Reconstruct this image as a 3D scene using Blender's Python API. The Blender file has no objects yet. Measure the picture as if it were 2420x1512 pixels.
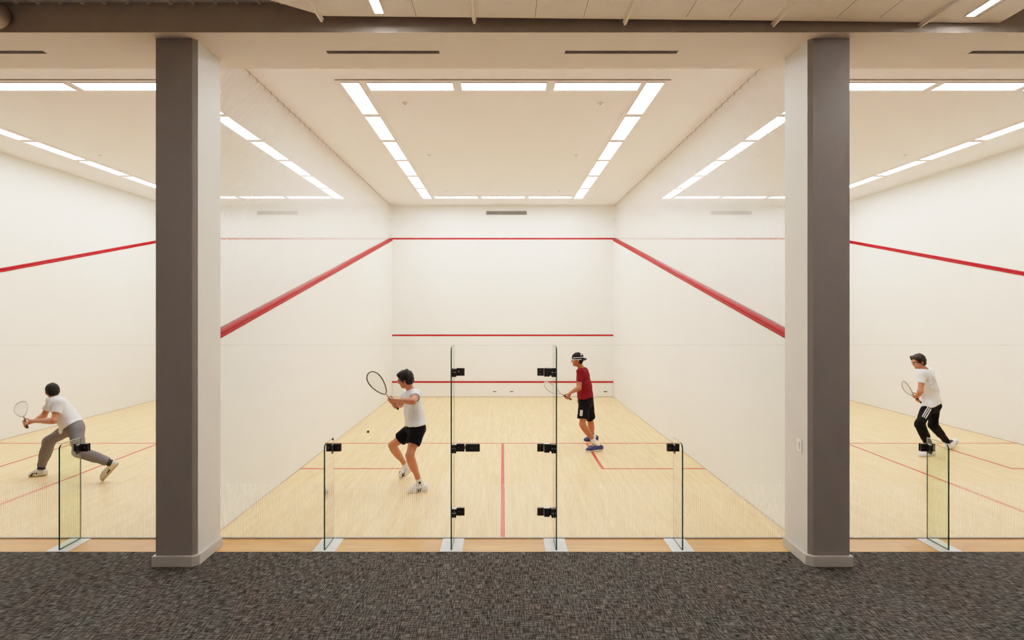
import bpy, math, random
import numpy as np
from mathutils import Vector, Matrix
random.seed(4)
C = bpy.context.scene.collection
V = Vector

# ------------------------------------------------------------------ camera frame (2420x1512 photograph)
F_PX, CX, CY, CAM_H, CAM_Y = 1287.0, 1188.0, 734.0, 2.48, -5.93
def at(x, y, d):
    """pixel and depth (metres from the camera plane) -> a point of the room"""
    return V(((x - CX) / F_PX * d, CAM_Y + d, CAM_H + (CY - y) / F_PX * d))

# ------------------------------------------------------------------ materials
def nodes_of(m):
    m.use_nodes = True
    return m.node_tree.nodes, m.node_tree.links
def N(nt, kind, **kw):
    n = nt.nodes.new(kind)
    for k, v in kw.items():
        setattr(n, k, v)
    return n
def srgb(r, g, b):
    f = lambda c: ((c / 255 + 0.055) / 1.055) ** 2.4 if c / 255 > 0.04045 else c / 255 / 12.92
    return (f(r), f(g), f(b), 1)
def mat(name, col, rough=0.6, var=0.04, scale=20.0, metal=0.0, bump=0.0, spec=0.5, coat=0.0):
    """principled surface with a little procedural mottling"""
    m = bpy.data.materials.new(name); ns, ln = nodes_of(m)
    b = ns['Principled BSDF']
    b.inputs['Roughness'].default_value = rough
    b.inputs['Metallic'].default_value = metal
    b.inputs['Specular IOR Level'].default_value = spec
    b.inputs['Coat Weight'].default_value = coat
    tc = N(m.node_tree, 'ShaderNodeTexCoord')
    nz = N(m.node_tree, 'ShaderNodeTexNoise'); nz.inputs['Scale'].default_value = scale
    ln.new(tc.outputs['Object'], nz.inputs['Vector'])
    mx = N(m.node_tree, 'ShaderNodeMix', data_type='RGBA')
    c = col
    mx.inputs[6].default_value = (c[0] * (1 - var), c[1] * (1 - var), c[2] * (1 - var), 1)
    mx.inputs[7].default_value = (min(1, c[0] * (1 + var)), min(1, c[1] * (1 + var)), min(1, c[2] * (1 + var)), 1)
    ln.new(nz.outputs['Fac'], mx.inputs[0]); ln.new(mx.outputs[2], b.inputs['Base Color'])
    if bump > 0:
        bp = N(m.node_tree, 'ShaderNodeBump'); bp.inputs['Strength'].default_value = bump
        bp.inputs['Distance'].default_value = 0.01
        ln.new(nz.outputs['Fac'], bp.inputs['Height']); ln.new(bp.outputs[0], b.inputs['Normal'])
    return m
def emis(name, col, strength):
    m = bpy.data.materials.new(name); ns, ln = nodes_of(m)
    b = ns['Principled BSDF']
    b.inputs['Base Color'].default_value = (0.9, 0.9, 0.9, 1)
    b.inputs['Emission Color'].default_value = col
    b.inputs['Emission Strength'].default_value = strength
    return m
def glass(name, tint):
    """thin clear sheet: tinted see-through plus a Fresnel reflection"""
    m = bpy.data.materials.new(name); ns, ln = nodes_of(m); nt = m.node_tree
    ns.remove(ns['Principled BSDF']); out = ns['Material Output']
    tr = N(nt, 'ShaderNodeBsdfTransparent'); tr.inputs[0].default_value = tint
    gl = N(nt, 'ShaderNodeBsdfGlossy'); gl.inputs['Roughness'].default_value = 0.01
    fr = N(nt, 'ShaderNodeFresnel'); fr.inputs['IOR'].default_value = 1.2
    mx = N(nt, 'ShaderNodeMixShader')
    ln.new(fr.outputs[0], mx.inputs[0]); ln.new(tr.outputs[0], mx.inputs[1]); ln.new(gl.outputs[0], mx.inputs[2])
    last = mx
    ln.new(last.outputs[0], out.inputs['Surface'])
    return m
def wood(name, c1, c2, along_y=True, rough=0.36, width=0.057, length=0.9):
    m = bpy.data.materials.new(name); ns, ln = nodes_of(m); nt = m.node_tree
    b = ns['Principled BSDF']; b.inputs['Roughness'].default_value = rough
    b.inputs['Specular IOR Level'].default_value = 0.35
    geo = N(nt, 'ShaderNodeNewGeometry'); sep = N(nt, 'ShaderNodeSeparateXYZ'); ln.new(geo.outputs['Position'], sep.inputs[0])
    cmb = N(nt, 'ShaderNodeCombineXYZ')
    ln.new(sep.outputs['Y' if along_y else 'X'], cmb.inputs[0]); ln.new(sep.outputs['X' if along_y else 'Y'], cmb.inputs[1])
    br = N(nt, 'ShaderNodeTexBrick', offset=0.37, offset_frequency=1, squash=1.0)
    br.inputs['Scale'].default_value = 1.0
    br.inputs['Brick Width'].default_value = length; br.inputs['Row Height'].default_value = width
    br.inputs['Mortar Size'].default_value = 0.0006
    br.inputs['Color1'].default_value = c1; br.inputs['Color2'].default_value = c2
    br.inputs['Mortar'].default_value = (c1[0] * 0.62, c1[1] * 0.58, c1[2] * 0.52, 1)
    ln.new(cmb.outputs[0], br.inputs['Vector'])
    mp = N(nt, 'ShaderNodeMapping'); mp.inputs['Scale'].default_value = (1.3, 16, 1)
    ln.new(cmb.outputs[0], mp.inputs[0])
    nz = N(nt, 'ShaderNodeTexNoise'); nz.inputs['Scale'].default_value = 1.6; nz.inputs['Detail'].default_value = 5
    ln.new(mp.outputs[0], nz.inputs['Vector'])
    mr = N(nt, 'ShaderNodeMapRange'); mr.inputs[1].default_value = 0.3; mr.inputs[2].default_value = 0.7
    mr.inputs[3].default_value = 0.82; mr.inputs[4].default_value = 1.07
    ln.new(nz.outputs['Fac'], mr.inputs[0])
    mx = N(nt, 'ShaderNodeMix', data_type='RGBA', blend_type='MULTIPLY'); mx.inputs[0].default_value = 1
    ln.new(br.outputs['Color'], mx.inputs[6]); ln.new(mr.outputs[0], mx.inputs[7])
    ln.new(mx.outputs[2], b.inputs['Base Color'])
    return m
def carpet_mat():
    m = bpy.data.materials.new('woven_carpet'); ns, ln = nodes_of(m); nt = m.node_tree
    b = ns['Principled BSDF']; b.inputs['Roughness'].default_value = 0.95; b.inputs['Specular IOR Level'].default_value = 0.1
    geo = N(nt, 'ShaderNodeNewGeometry')
    def streak(sx, sy, scale, rot=0.0):
        mp = N(nt, 'ShaderNodeMapping'); mp.inputs['Scale'].default_value = (sx, sy, 1); mp.inputs['Rotation'].default_value = (0, 0, rot)
        ln.new(geo.outputs['Position'], mp.inputs[0])
        z = N(nt, 'ShaderNodeTexNoise'); z.inputs['Scale'].default_value = scale; z.inputs['Detail'].default_value = 1.6
        ln.new(mp.outputs[0], z.inputs['Vector']); return z.outputs['Fac']
    a = streak(12, 100, 1.0); c = streak(100, 12, 1.0); g = streak(1, 1, 2.2); f = streak(150, 150, 1.0)
    mx = N(nt, 'ShaderNodeMath', operation='MAXIMUM'); ln.new(a, mx.inputs[0]); ln.new(c, mx.inputs[1])
    mn = N(nt, 'ShaderNodeMath', operation='MINIMUM'); ln.new(a, mn.inputs[0]); ln.new(c, mn.inputs[1])
    ad = N(nt, 'ShaderNodeMath', operation='ADD'); ln.new(mx.outputs[0], ad.inputs[0]); ln.new(mn.outputs[0], ad.inputs[1])
    a2 = N(nt, 'ShaderNodeMath', operation='MULTIPLY_ADD'); ln.new(f, a2.inputs[0]); a2.inputs[1].default_value = 0.35; ln.new(ad.outputs[0], a2.inputs[2])
    cr = N(nt, 'ShaderNodeMapRange'); cr.inputs[1].default_value = 0.93; cr.inputs[2].default_value = 1.42
    ln.new(a2.outputs[0], cr.inputs[0])
    ramp = N(nt, 'ShaderNodeValToRGB')
    e = ramp.color_ramp.elements
    e[0].position = 0.0; e[0].color = srgb(20, 19, 18)
    e[1].position = 1.0; e[1].color = srgb(112, 108, 106)
    k = ramp.color_ramp.elements.new(0.5); k.color = srgb(59, 56, 55)
    ln.new(cr.outputs[0], ramp.inputs[0])
    hu = N(nt, 'ShaderNodeMix', data_type='RGBA', blend_type='MULTIPLY')
    hu.inputs[0].default_value = 0.5
    r2 = N(nt, 'ShaderNodeValToRGB'); r2.color_ramp.elements[0].color = (1.0, 0.86, 0.78, 1); r2.color_ramp.elements[0].position = 0.35
    r2.color_ramp.elements[1].color = (0.86, 1.0, 0.9, 1); r2.color_ramp.elements[1].position = 0.65
    ln.new(g, r2.inputs[0]); ln.new(ramp.outputs[0], hu.inputs[6]); ln.new(r2.outputs[0], hu.inputs[7])
    ln.new(hu.outputs[2], b.inputs['Base Color'])
    bp = N(nt, 'ShaderNodeBump'); bp.inputs['Strength'].default_value = 0.5; bp.inputs['Distance'].default_value = 0.004
    ln.new(a2.outputs[0], bp.inputs['Height']); ln.new(bp.outputs[0], b.inputs['Normal'])
    return m

M = {}
M['wall'] = mat('court_wall_plaster', (0.795, 0.79, 0.735, 1), 0.55, 0.015, 3, spec=0.3)
M['ceil'] = mat('court_ceiling_paint', (0.85, 0.80, 0.775, 1), 0.8, 0.01, 3)
M['white'] = mat('white_paint', (0.80, 0.775, 0.73, 1), 0.5, 0.015, 5)
M['pillar_white'] = mat('pillar_white_paint', (0.63, 0.615, 0.57, 1), 0.5, 0.03, 4)
M['pillar_grey'] = mat('pillar_grey_paint', (0.26, 0.228, 0.212, 1), 0.55, 0.02, 4)
M['base_white'] = mat('pillar_base_paint', (0.50, 0.46, 0.42, 1), 0.5, 0.02, 4)
M['beam'] = mat('beam_grey_paint', (0.36, 0.295, 0.245, 1), 0.6, 0.03, 4)
M['soffit'] = mat('soffit_paint', (0.76, 0.65, 0.575, 1), 0.7, 0.01, 4)
M['lobby'] = mat('lobby_ceiling_paint', (0.84, 0.75, 0.68, 1), 0.7, 0.03, 6)
M['lobbywall'] = mat('lobby_wall_paint', (0.55, 0.52, 0.48, 1), 0.7, 0.02, 6)
M['red'] = mat('red_line_paint', srgb(158, 2, 18), 0.5, 0.03, 8, spec=0.2)
M['redrail'] = mat('red_rail_enamel', srgb(158, 2, 18), 0.5, 0.03, 8, spec=0.12)
M['redfloor'] = mat('red_floor_paint', srgb(192, 40, 32), 0.4, 0.05, 12)
M['black'] = mat('black_slot', (0.006, 0.005, 0.005, 1), 0.8, 0.02)
M['fit'] = mat('black_metal_fitting', (0.022, 0.019, 0.018, 1), 0.32, 0.1, 40, metal=0.4)
M['steel'] = mat('steel', (0.55, 0.56, 0.56, 1), 0.25, 0.03, metal=1.0)
M['alu'] = mat('pale_base_plate', (0.76, 0.80, 0.82, 1), 0.35, 0.02, 8)
M['channel'] = mat('glass_channel', (0.30, 0.28, 0.24, 1), 0.4, 0.05)
M['edge'] = mat('green_glass_edge', (0.006, 0.070, 0.046, 1), 0.15, 0.1, 10, spec=0.6)
M['edge_pale'] = mat('pale_glass_edge', (0.30, 0.36, 0.28, 1), 0.2, 0.05, 10)
def hairline():
    m = bpy.data.materials.new('printed_hairline'); ns, ln = nodes_of(m); nt = m.node_tree
    ns.remove(ns['Principled BSDF']); tl = N(nt, 'ShaderNodeBsdfTranslucent'); tl.inputs[0].default_value = (0.93, 0.93, 0.87, 1)
    tr = N(nt, 'ShaderNodeBsdfTransparent'); mx = N(nt, 'ShaderNodeMixShader'); mx.inputs[0].default_value = .34
    ln.new(tr.outputs[0], mx.inputs[1]); ln.new(tl.outputs[0], mx.inputs[2]); ln.new(mx.outputs[0], ns['Material Output'].inputs['Surface'])
    return m
M['hairline'] = hairline()
def faint():
    m = glass('clear_glass_edge', (0.80, 0.84, 0.78, 1)); return m
M['edge_faint'] = faint()
M['fin'] = glass('fin_glass', (0.90, 0.955, 0.845, 1))
M['floor'] = wood('maple_court_floor', (0.87, 0.600, 0.300, 1), (0.78, 0.500, 0.228, 1))
M['strip'] = wood('maple_threshold_boards', (0.64, 0.305, 0.095, 1), (0.72, 0.375, 0.135, 1), along_y=False, width=0.17, length=1.6)
M['carpet'] = carpet_mat()
M['panel'] = emis('court_light_diffuser', (1.0, 0.97, 0.925, 1), 17.0)
M['lin'] = emis('lobby_light_diffuser', (1.0, 0.945, 0.89, 1), 41.0)
M['net'] = bpy.data.materials.new('white_net_cord'); nodes_of(M['net'])[0]['Principled BSDF'].inputs['Base Color'].default_value = (0.80, 0.77, 0.72, 1); M['net'].node_tree.nodes['Principled BSDF'].inputs['Roughness'].default_value = 0.85
M['cable'] = mat('dark_cable', (0.16, 0.13, 0.10, 1), 0.5, 0.05, metal=0.3)
M['grille'] = mat('vent_grille', (0.22, 0.205, 0.185, 1), 0.5, 0.05)
M['grilleback'] = mat('vent_dark', (0.10, 0.09, 0.08, 1), 0.7, 0.05)
M['skin'] = mat('skin_light', srgb(184, 112, 84), 0.5, 0.07, 14, spec=0.3)
M['skin_b'] = mat('skin_tan', srgb(160, 90, 60), 0.5, 0.07, 14, spec=0.3)
M['tee'] = mat('white_cotton', (0.72, 0.735, 0.76, 1), 0.85, 0.04, 18, bump=0.15)
M['maroon'] = mat('maroon_cotton', srgb(104, 12, 24), 0.9, 0.12, 20, bump=0.15, spec=0.1)
M['shorts'] = mat('black_cloth', (0.0025, 0.0025, 0.0035, 1), 0.9, 0.2, 18, bump=0.15, spec=0.08)
M['greypant'] = mat('grey_jersey', srgb(104, 102, 106), 0.9, 0.14, 22, bump=0.2, spec=0.1)
M['hair'] = mat('dark_hair', srgb(16, 12, 10), 0.6, 0.35, 90, bump=0.6, spec=0.15)
M['hairb'] = mat('brown_hair', srgb(34, 22, 15), 0.6, 0.35, 90, bump=0.6, spec=0.15)
M['capblack'] = mat('black_cap_cloth', (0.003, 0.003, 0.003, 1), 0.8, 0.1, 50, spec=0.12)
M['shoe'] = mat('white_shoe', (0.74, 0.74, 0.72, 1), 0.6, 0.05, 30)
M['shoetan'] = mat('cream_shoe', (0.60, 0.56, 0.47, 1), 0.6, 0.08, 30)
M['blueshoe'] = mat('blue_shoe', srgb(12, 22, 84), 0.55, 0.15, 40)
M['sole'] = mat('white_sole', (0.66, 0.66, 0.62, 1), 0.6, 0.05)
M['gum'] = mat('gum_sole', (0.42, 0.34, 0.20, 1), 0.6, 0.1)
M['sock'] = mat('white_sock', (0.76, 0.76, 0.76, 1), 0.9, 0.05, 40, bump=0.2)
M['darksock'] = mat('black_sock', (0.015, 0.015, 0.02, 1), 0.9, 0.1, 40)
M['grip'] = mat('dark_grip_tape', (0.03, 0.025, 0.025, 1), 0.8, 0.1, 60)
M['frame'] = mat('racket_frame_dark', (0.05, 0.05, 0.05, 1), 0.3, 0.1, 10, coat=0.4)
M['framepale'] = mat('racket_frame_silver', (0.42, 0.38, 0.36, 1), 0.3, 0.1, 10, coat=0.4)
M['framered'] = mat('racket_shaft_rose', (0.50, 0.36, 0.33, 1), 0.35, 0.1, 10)
M['string'] = mat('racket_string', (0.66, 0.66, 0.62, 1), 0.4, 0.03)
M['rubber'] = mat('black_rubber', (0.02, 0.018, 0.016, 1), 0.7, 0.1)
M['eye'] = mat('eye_white', (0.75, 0.73, 0.70, 1), 0.3, 0.02)
M['iris'] = mat('dark_iris', (0.02, 0.012, 0.008, 1), 0.2, 0.05)
M['lens'] = glass('goggle_lens', (0.86, 0.87, 0.88, 1))
M['greyprint'] = mat('faded_grey_print', (0.52, 0.53, 0.56, 1), 0.85, 0.1, 30)
M['whitemark'] = mat('white_print', (0.72, 0.72, 0.72, 1), 0.7, 0.03)
M['lip'] = mat('lip_skin', srgb(150, 82, 70), 0.5, 0.05)

# ------------------------------------------------------------------ mesh helpers
class MB:
    def __init__(s): s.v, s.f = [], []
    def add(s, vs, fs):
        o = len(s.v); s.v += [tuple(p) for p in vs]; s.f += [tuple(i + o for i in f) for f in fs]; return s
    def box(s, a, b):
        x0, y0, z0 = a; x1, y1, z1 = b
        return s.add([(x0,y0,z0),(x1,y0,z0),(x1,y1,z0),(x0,y1,z0),(x0,y0,z1),(x1,y0,z1),(x1,y1,z1),(x0,y1,z1)],
                     [(3,2,1,0),(4,5,6,7),(0,1,5,4),(1,2,6,5),(2,3,7,6),(3,0,4,7)])
    def prism(s, poly, axis, t0, t1):
        """poly: 2-D outline; axis 0/1/2 is extruded from t0 to t1"""
        def P(p, t):
            q = [0, 0, 0]; k = [i for i in range(3) if i != axis]; q[k[0]], q[k[1]], q[axis] = p[0], p[1], t; return q
        n = len(poly)
        vs = [P(p, t0) for p in poly] + [P(p, t1) for p in poly]
        fs = [tuple(range(n))[::-1], tuple(range(n, 2 * n))] + [(i, (i + 1) % n, n + (i + 1) % n, n + i) for i in range(n)]
        return s.add(vs, fs)
    def tube(s, pts, r, n=8, closed=False, caps=True):
        pts = [V(p) for p in pts]; m = len(pts); rs = r if isinstance(r, (list, tuple)) else [r] * m
        up = None; vs = []
        for i, p in enumerate(pts):
            if closed: t = pts[(i + 1) % m] - pts[i - 1]
            else: t = pts[min(i + 1, m - 1)] - pts[max(i - 1, 0)]
            t.normalize()
            if up is None: up = t.orthogonal().normalized()
            up = (up - t * up.dot(t)).normalized(); w = t.cross(up)
            vs += [p + (up * math.cos(2 * math.pi * k / n) + w * math.sin(2 * math.pi * k / n)) * rs[i] for k in range(n)]
        fs = []
        for i in range(m if closed else m - 1):
            j = (i + 1) % m
            fs += [(i*n+k, i*n+(k+1)%n, j*n+(k+1)%n, j*n+k) for k in range(n)]
        if not closed and caps: fs += [tuple(range(n))[::-1], tuple((m-1)*n+k for k in range(n))]
        return s.add(vs, fs)
    def disc_prism(s, c, r, z0, z1, n=24, taper=1.0):
        return s.add([(c[0]+r*math.cos(2*math.pi*k/n), c[1]+r*math.sin(2*math.pi*k/n), z0) for k in range(n)] +
                     [(c[0]+taper*r*math.cos(2*math.pi*k/n), c[1]+taper*r*math.sin(2*math.pi*k/n), z1) for k in range(n)],
                     [tuple(range(n))[::-1], tuple(range(n, 2*n))] + [(k,(k+1)%n,n+(k+1)%n,n+k) for k in range(n)])
    def sphere(s, c, r, n=12):
        rr = r if isinstance(r, (tuple, list)) else (r, r, r); vs = []; fs = []
        for i in range(n + 1):
            for k in range(2 * n):
                a, b = math.pi * i / n, math.pi * k / n
                vs.append((c[0]+rr[0]*math.sin(a)*math.cos(b), c[1]+rr[1]*math.sin(a)*math.sin(b), c[2]+rr[2]*math.cos(a)))
        for i in range(n):
            for k in range(2 * n):
                q = (k + 1) % (2 * n); fs.append((i*2*n+k, (i+1)*2*n+k, (i+1)*2*n+q, i*2*n+q))
        return s.add(vs, fs)
    def orient(s, M4):
        s.v = [tuple(M4 @ V(p)) for p in s.v]; return s
    def build(s, name, m, parent=None, smooth=False, bevel=0.0, origin=None):
        me = bpy.data.meshes.new(name)
        o3 = V(origin) if origin is not None else V((0, 0, 0))
        me.from_pydata([tuple(V(p) - o3) for p in s.v], [], s.f); me.update()
        me.validate(); me.materials.append(m)
        if smooth:
            me.shade_smooth()
        ob = bpy.data.objects.new(name, me); C.objects.link(ob)
        if parent is not None: ob.parent = parent
        elif origin is not None: ob.location = o3
        if bevel > 0:
            b = ob.modifiers.new('bevel', 'BEVEL'); b.width = bevel; b.segments = 2; b.limit_method = 'ANGLE'
        return ob
def tag(o, label, cat, group=None, kind=None):
    o['label'] = label; o['category'] = cat
    if group: o['group'] = group
    if kind: o['kind'] = kind
    return o
def thing(name, label, cat, loc=(0, 0, 0), rotz=0.0, group=None):
    o = bpy.data.objects.new(name, None); C.objects.link(o); o.empty_display_size = 0.1
    o.location = loc; o.rotation_euler = (0, 0, rotz); return tag(o, label, cat, group)
def struct(mb, name, m, label, cat, bevel=0.0, smooth=False):
    return tag(mb.build(name, m, bevel=bevel, smooth=smooth), label, cat, kind='structure')
def dup(root, loc, rotz, label):
    r = root.copy(); C.objects.link(r); r.location = loc; r.rotation_euler = (0, 0, rotz); r['label'] = label
    for ch in [o for o in C.objects if o.parent == root]:
        c = ch.copy(); C.objects.link(c); c.parent = r
        for g in [o for o in C.objects if o.parent == ch]:
            d = g.copy(); C.objects.link(d); d.parent = c
    return r

# ------------------------------------------------------------------ dimensions
HW = 3.18                      # half width of a court
PITCH = 6.43                   # centre to centre
LEN = 9.73                     # front wall
CEIL = 5.52
XO = PITCH + HW                # outer walls
COURTS = [(-PITCH, 'left'), (0.0, 'middle'), (PITCH, 'right')]

# floors ------------------------------------------------------------
fl = struct(MB().box((-XO - .2, 0.012, -.1), (XO + .2, LEN + .2, 0.0)), 'floor', M['floor'],
            'pale maple strip floor of the three squash courts', 'floor')
tag(MB().box((-XO - .2, -.335, -.1), (XO + .2, 0.012, 0.0)).build('floor_threshold', M['strip']),
    'orange toned maple boards between the glass and the carpet', 'floor', kind='structure')
tag(MB().box((-11.5, -9.0, -.1), (11.5, -.335, 0.004)).build('carpet', M['carpet']),
    'dark grey woven carpet in front of the courts', 'carpet', kind='structure')
Y_S, Y_B, X_I, LW = 4.26, 2.62, 1.57, 0.05
for cx, nm in COURTS:
    def line(x0, y0, x1, y1):
        MB().box((cx + x0, y0, 0.0), (cx + x1, y1, 0.0012)).build('red_floor_line', M['redfloor'], fl)
    line(-HW, Y_S - LW/2, HW, Y_S + LW/2)
    line(-LW/2, 0.03, LW/2, Y_S - LW/2)
    for s in (-1, 1):
        line(min(s*HW, s*(X_I - LW/2)), Y_B - LW/2, max(s*HW, s*(X_I - LW/2)), Y_B + LW/2)
        line(s*X_I - LW/2, Y_B + LW/2, s*X_I + LW/2, Y_S - LW/2)

# front wall ----------------------------------------------------------
wf = struct(MB().box((-XO - .2, LEN, 0), (XO + .2, LEN + .2, CEIL)), 'wall_front', M['wall'],
            'cream front wall of the squash courts with red lines', 'wall')
for cx, nm in COURTS:
    for z, t in ((4.55, .046), (1.773, .046)):
        MB().box((cx - HW, LEN - .006, z - t/2), (cx + HW, LEN, z + t/2)).build('red_wall_line', M['red'], wf)
    t = thing('tin_board', 'white tin board with red top strip, foot of the %s court front wall' % nm, 'tin', (cx, LEN, 0)); t['kind'] = 'structure'
    MB().box((-HW + .012, -.02, 0.012), (HW - .012, 0, 0.412)).build('board', M['white'], t)
    MB().box((-HW + .004, -.032, 0.412), (HW - .004, 0, 0.457)).build('red_strip', M['red'], t, bevel=.004)
    MB().box((-HW + .012, -.012, 0.0), (HW - .012, 0, 0.012)).build('shadow_gap', M['channel'], t)
    if nm == 'middle':
        for x in (-.23, .255, 2.95):
            MB().box((x - .05, -.026, .145), (x + .05, -.018, .168)).build('slot', M['black'], t)

# side walls with sloping top and red rail -----------------------------
ZB, ZF = 2.205, 4.57          # top of the side wall at the back and at the front
def ztop(y): return ZB + (ZF - ZB) * (y / LEN)
def side_wall(x0, x1, name, label, full=False):
    if full: mb = MB().box((x0, -.02, 0), (x1, LEN, CEIL))
    else: mb = MB().prism([(-.2, 0), (LEN, 0), (LEN, ZF - .03), (-.2, ztop(-.2) - .03)], 0, x0, x1)
    w = struct(mb, name, M['wall'], label, 'wall')
    return w
def rail(parent, x0, x1, y0=0.0, name='red_rail'):
    """red enamelled profile that caps the wall: bulging face, groove and rounded top"""
    w = (x1 - x0); cxm = (x0 + x1) / 2
    prof = []
    h = w / 2
    for s, (dx, dz) in [(1, p) for p in ((0.0, -.085), (.010, -.083), (.014, -.070), (.014, -.055), (.009, -.046), (.004, -.043), (.009, -.040), (.014, -.030), (.013, -.015), (.006, -.003), (-.004, 0.0))]:
        prof.append((cxm + (h + dx), dz))
    prof += [(2 * cxm - x, z) for x, z in reversed(prof)]
    n = len(prof); vs = []
    for y in (y0, LEN):
        vs += [(x, y, ztop(y) + z) for x, z in prof]
    mb = MB().add(vs, [tuple(range(n)), tuple(range(n, 2*n))[::-1]] + [(i, n + i, n + (i+1) % n, (i+1) % n) for i in range(n)])
    return mb.build(name, M['redrail'], parent)
wl = side_wall(-XO - .2, -XO, 'wall_left', 'cream outer side wall at the far left with red out line', True)
wr = side_wall(XO, XO + .2, 'wall_right', 'cream outer side wall at the far right with red out line', True)
wml = side_wall(-PITCH + HW, -HW, 'wall_middle_left', 'low cream wall under the net between the left and middle courts')
wmr = side_wall(HW, PITCH - HW, 'wall_middle_right', 'low cream wall under the net between the middle and right courts')
rail(wml, -PITCH + HW, -HW); rail(wmr, HW, PITCH - HW)
rail(wl, -XO - .03, -XO); rail(wr, XO, XO + .03)
for w, xs in ((wml, (-PITCH + HW, -HW)), (wmr, (HW, PITCH - HW)), (wl, (-XO,)), (wr, (XO,))):
    for x in xs:
        MB().box((x - .003, 0.012, 0), (x + .003, LEN, .010)).build('floor_joint', M['channel'], w)

# ceiling with light troughs ------------------------------------------
ce = struct(MB().box((-XO - .2, 0, CEIL), (XO + .2, LEN + .2, CEIL + .2)), 'ceiling', M['ceil'],
            'tan white ceiling over the squash courts', 'ceiling')
TY0, TY1, TXO, TXI = 7.165 - 5.93, 14.74 - 5.93, 2.215, 1.85
for cx, nm in COURTS:   # raised painted ring that carries the panels
    mb = MB()
    mb.box((cx - TXO, TY0, CEIL - .008), (cx - TXI, TY1, CEIL)); mb.box((cx + TXI, TY0, CEIL - .008), (cx + TXO, TY1, CEIL))
    mb.box((cx - TXI, TY0, CEIL - .008), (cx + TXI, TY0 + .37, CEIL)); mb.box((cx - TXI, TY1 - .37, CEIL - .008), (cx + TXI, TY1, CEIL))
    mb.build('light_trough', M['ceil'], ce)
    MB().box((cx - TXO, TY0 - .006, CEIL - .012), (cx + TXO, TY0, CEIL)).build('trough_edge', M['grille'], ce)
PL, PW = 1.14, 0.235
proto = thing('ceiling_light', 'x', 'ceiling light', group='flat panel lights on the court ceilings')
mb = MB()
hl, hw = PL/2 + .008, PW/2 + .010
for a, b in (((-hl, -hw), (hl, -PW/2)), ((-hl, PW/2), (hl, hw)), ((-hl, -PW/2), (-PL/2, PW/2)), ((PL/2, -PW/2), (hl, PW/2))):
    mb.box((a[0], a[1], -.012), (b[0], b[1], 0))
mb.build('frame', M['soffit'], proto)
MB().add([(-PL/2, -PW/2, -.006), (-PL/2, PW/2, -.006), (PL/2, PW/2, -.006), (PL/2, -PW/2, -.006)], [(0, 1, 2, 3)]).build('diffuser', M['panel'], proto)
first = True
ORD = ['nearest the glass', 'second from the glass', 'third from the glass', 'third from the front wall', 'second from the front wall', 'nearest the front wall']
ROWX = {-1: 'left end', 0: 'middle', 1: 'right end'}
def panel(x, y, rz, label):
    global first
    if first:
        proto.location = (x, y, CEIL - .008); proto.rotation_euler = (0, 0, rz); proto['label'] = label; first = False
    else: dup(proto, (x, y, CEIL - .008), rz, label)
for cx, nm in COURTS:
    for s, sn in ((-1, 'left'), (1, 'right')):
        for k in range(6):
            yy = 7.80 - 5.93 + 1.262 * k
            x = cx + s * 2.03
            if (nm == 'left' and s < 0 and k < 1) or (nm == 'right' and s > 0 and k < 1): pass
            panel(x, yy, math.pi/2, 'ceiling light panel %s in the %s row, %s court' % (ORD[k], sn, nm))
    for k in (-1, 0, 1):
        panel(cx + 1.255*k + .015, 7.355 - 5.93, 0, 'ceiling light panel, %s of the crosswise row nearest the glass, %s court' % (ROWX[k], nm))
        panel(cx + 1.255*k + .015, 14.53 - 5.93, 0, 'ceiling light panel, %s of the crosswise row by the front wall, %s court' % (ROWX[k], nm))

# sprinkler heads -------------------------------------------------------
sp = thing('ceiling_sprinkler', 'x', 'sprinkler', group='sprinkler heads on the court ceilings')
MB().disc_prism((0, 0), .05, 0, -.018, 20, .75).build('escutcheon', M['white'], sp)
MB().disc_prism((0, 0), .016, -.012, -.022, 12).build('head', M['grille'], sp)
spots = []
for cx, nm in COURTS:
    for s, sn in ((-1, 'left'), (1, 'right')):
        for k, dd in enumerate((7.97, 10.63, 13.78)):
            if k == 2 and not (nm == 'middle'): continue
            if nm == 'left' and (k, s) == (0, -1) or nm == 'right' and (k, s) == (0, 1): continue
            spots.append((cx + s*1.43, dd - 5.93, 'small round sprinkler on the %s court ceiling, %s side, %s' % (nm, sn, ('closest to the glass', 'halfway to the front wall', 'by the front wall')[k])))
for i, (x, y, l) in enumerate(spots):
    if i == 0: sp.location = (x, y, CEIL); sp['label'] = l
    else: dup(sp, (x, y, CEIL), 0, l)

# front wall vents --------------------------------------------------------
av = thing('air_vent', 'x', 'air vent', group='grilles high on the front walls')
w2, z0, z1 = .585, -.054, .054
mb = MB()
mb.box((-w2, -.02, z0), (w2, 0, z0 + .012)).box((-w2, -.02, z1 - .012), (w2, 0, z1)).box((-w2, -.02, z0), (-w2 + .014, 0, z1)).box((w2 - .014, -.02, z0), (w2, 0, z1))
mb.build('frame', M['grille'], av)
MB().box((-w2, -.006, z0), (w2, 0, z1)).build('backing', M['grilleback'], av)
mb = MB()
for k in range(5): mb.box((-w2, -.018, z0 + .02 + .017*k), (w2, -.008, z0 + .026 + .017*k))
for k in range(1, 6): mb.box((-w2 + .195*k - .004, -.019, z0), (-w2 + .195*k + .004, -.006, z1))
mb.build('louvers', M['grille'], av)
for i, (x, nm) in enumerate(((.11, 'middle'), (-6.47, 'left'), (6.57, 'right'))):
    l = 'grey slatted air vent high on the front wall of the %s court' % nm
    if i == 0: av.location = (x, LEN, 5.288); av['label'] = l
    else: dup(av, (x, LEN, 5.288), 0, l)

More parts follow.
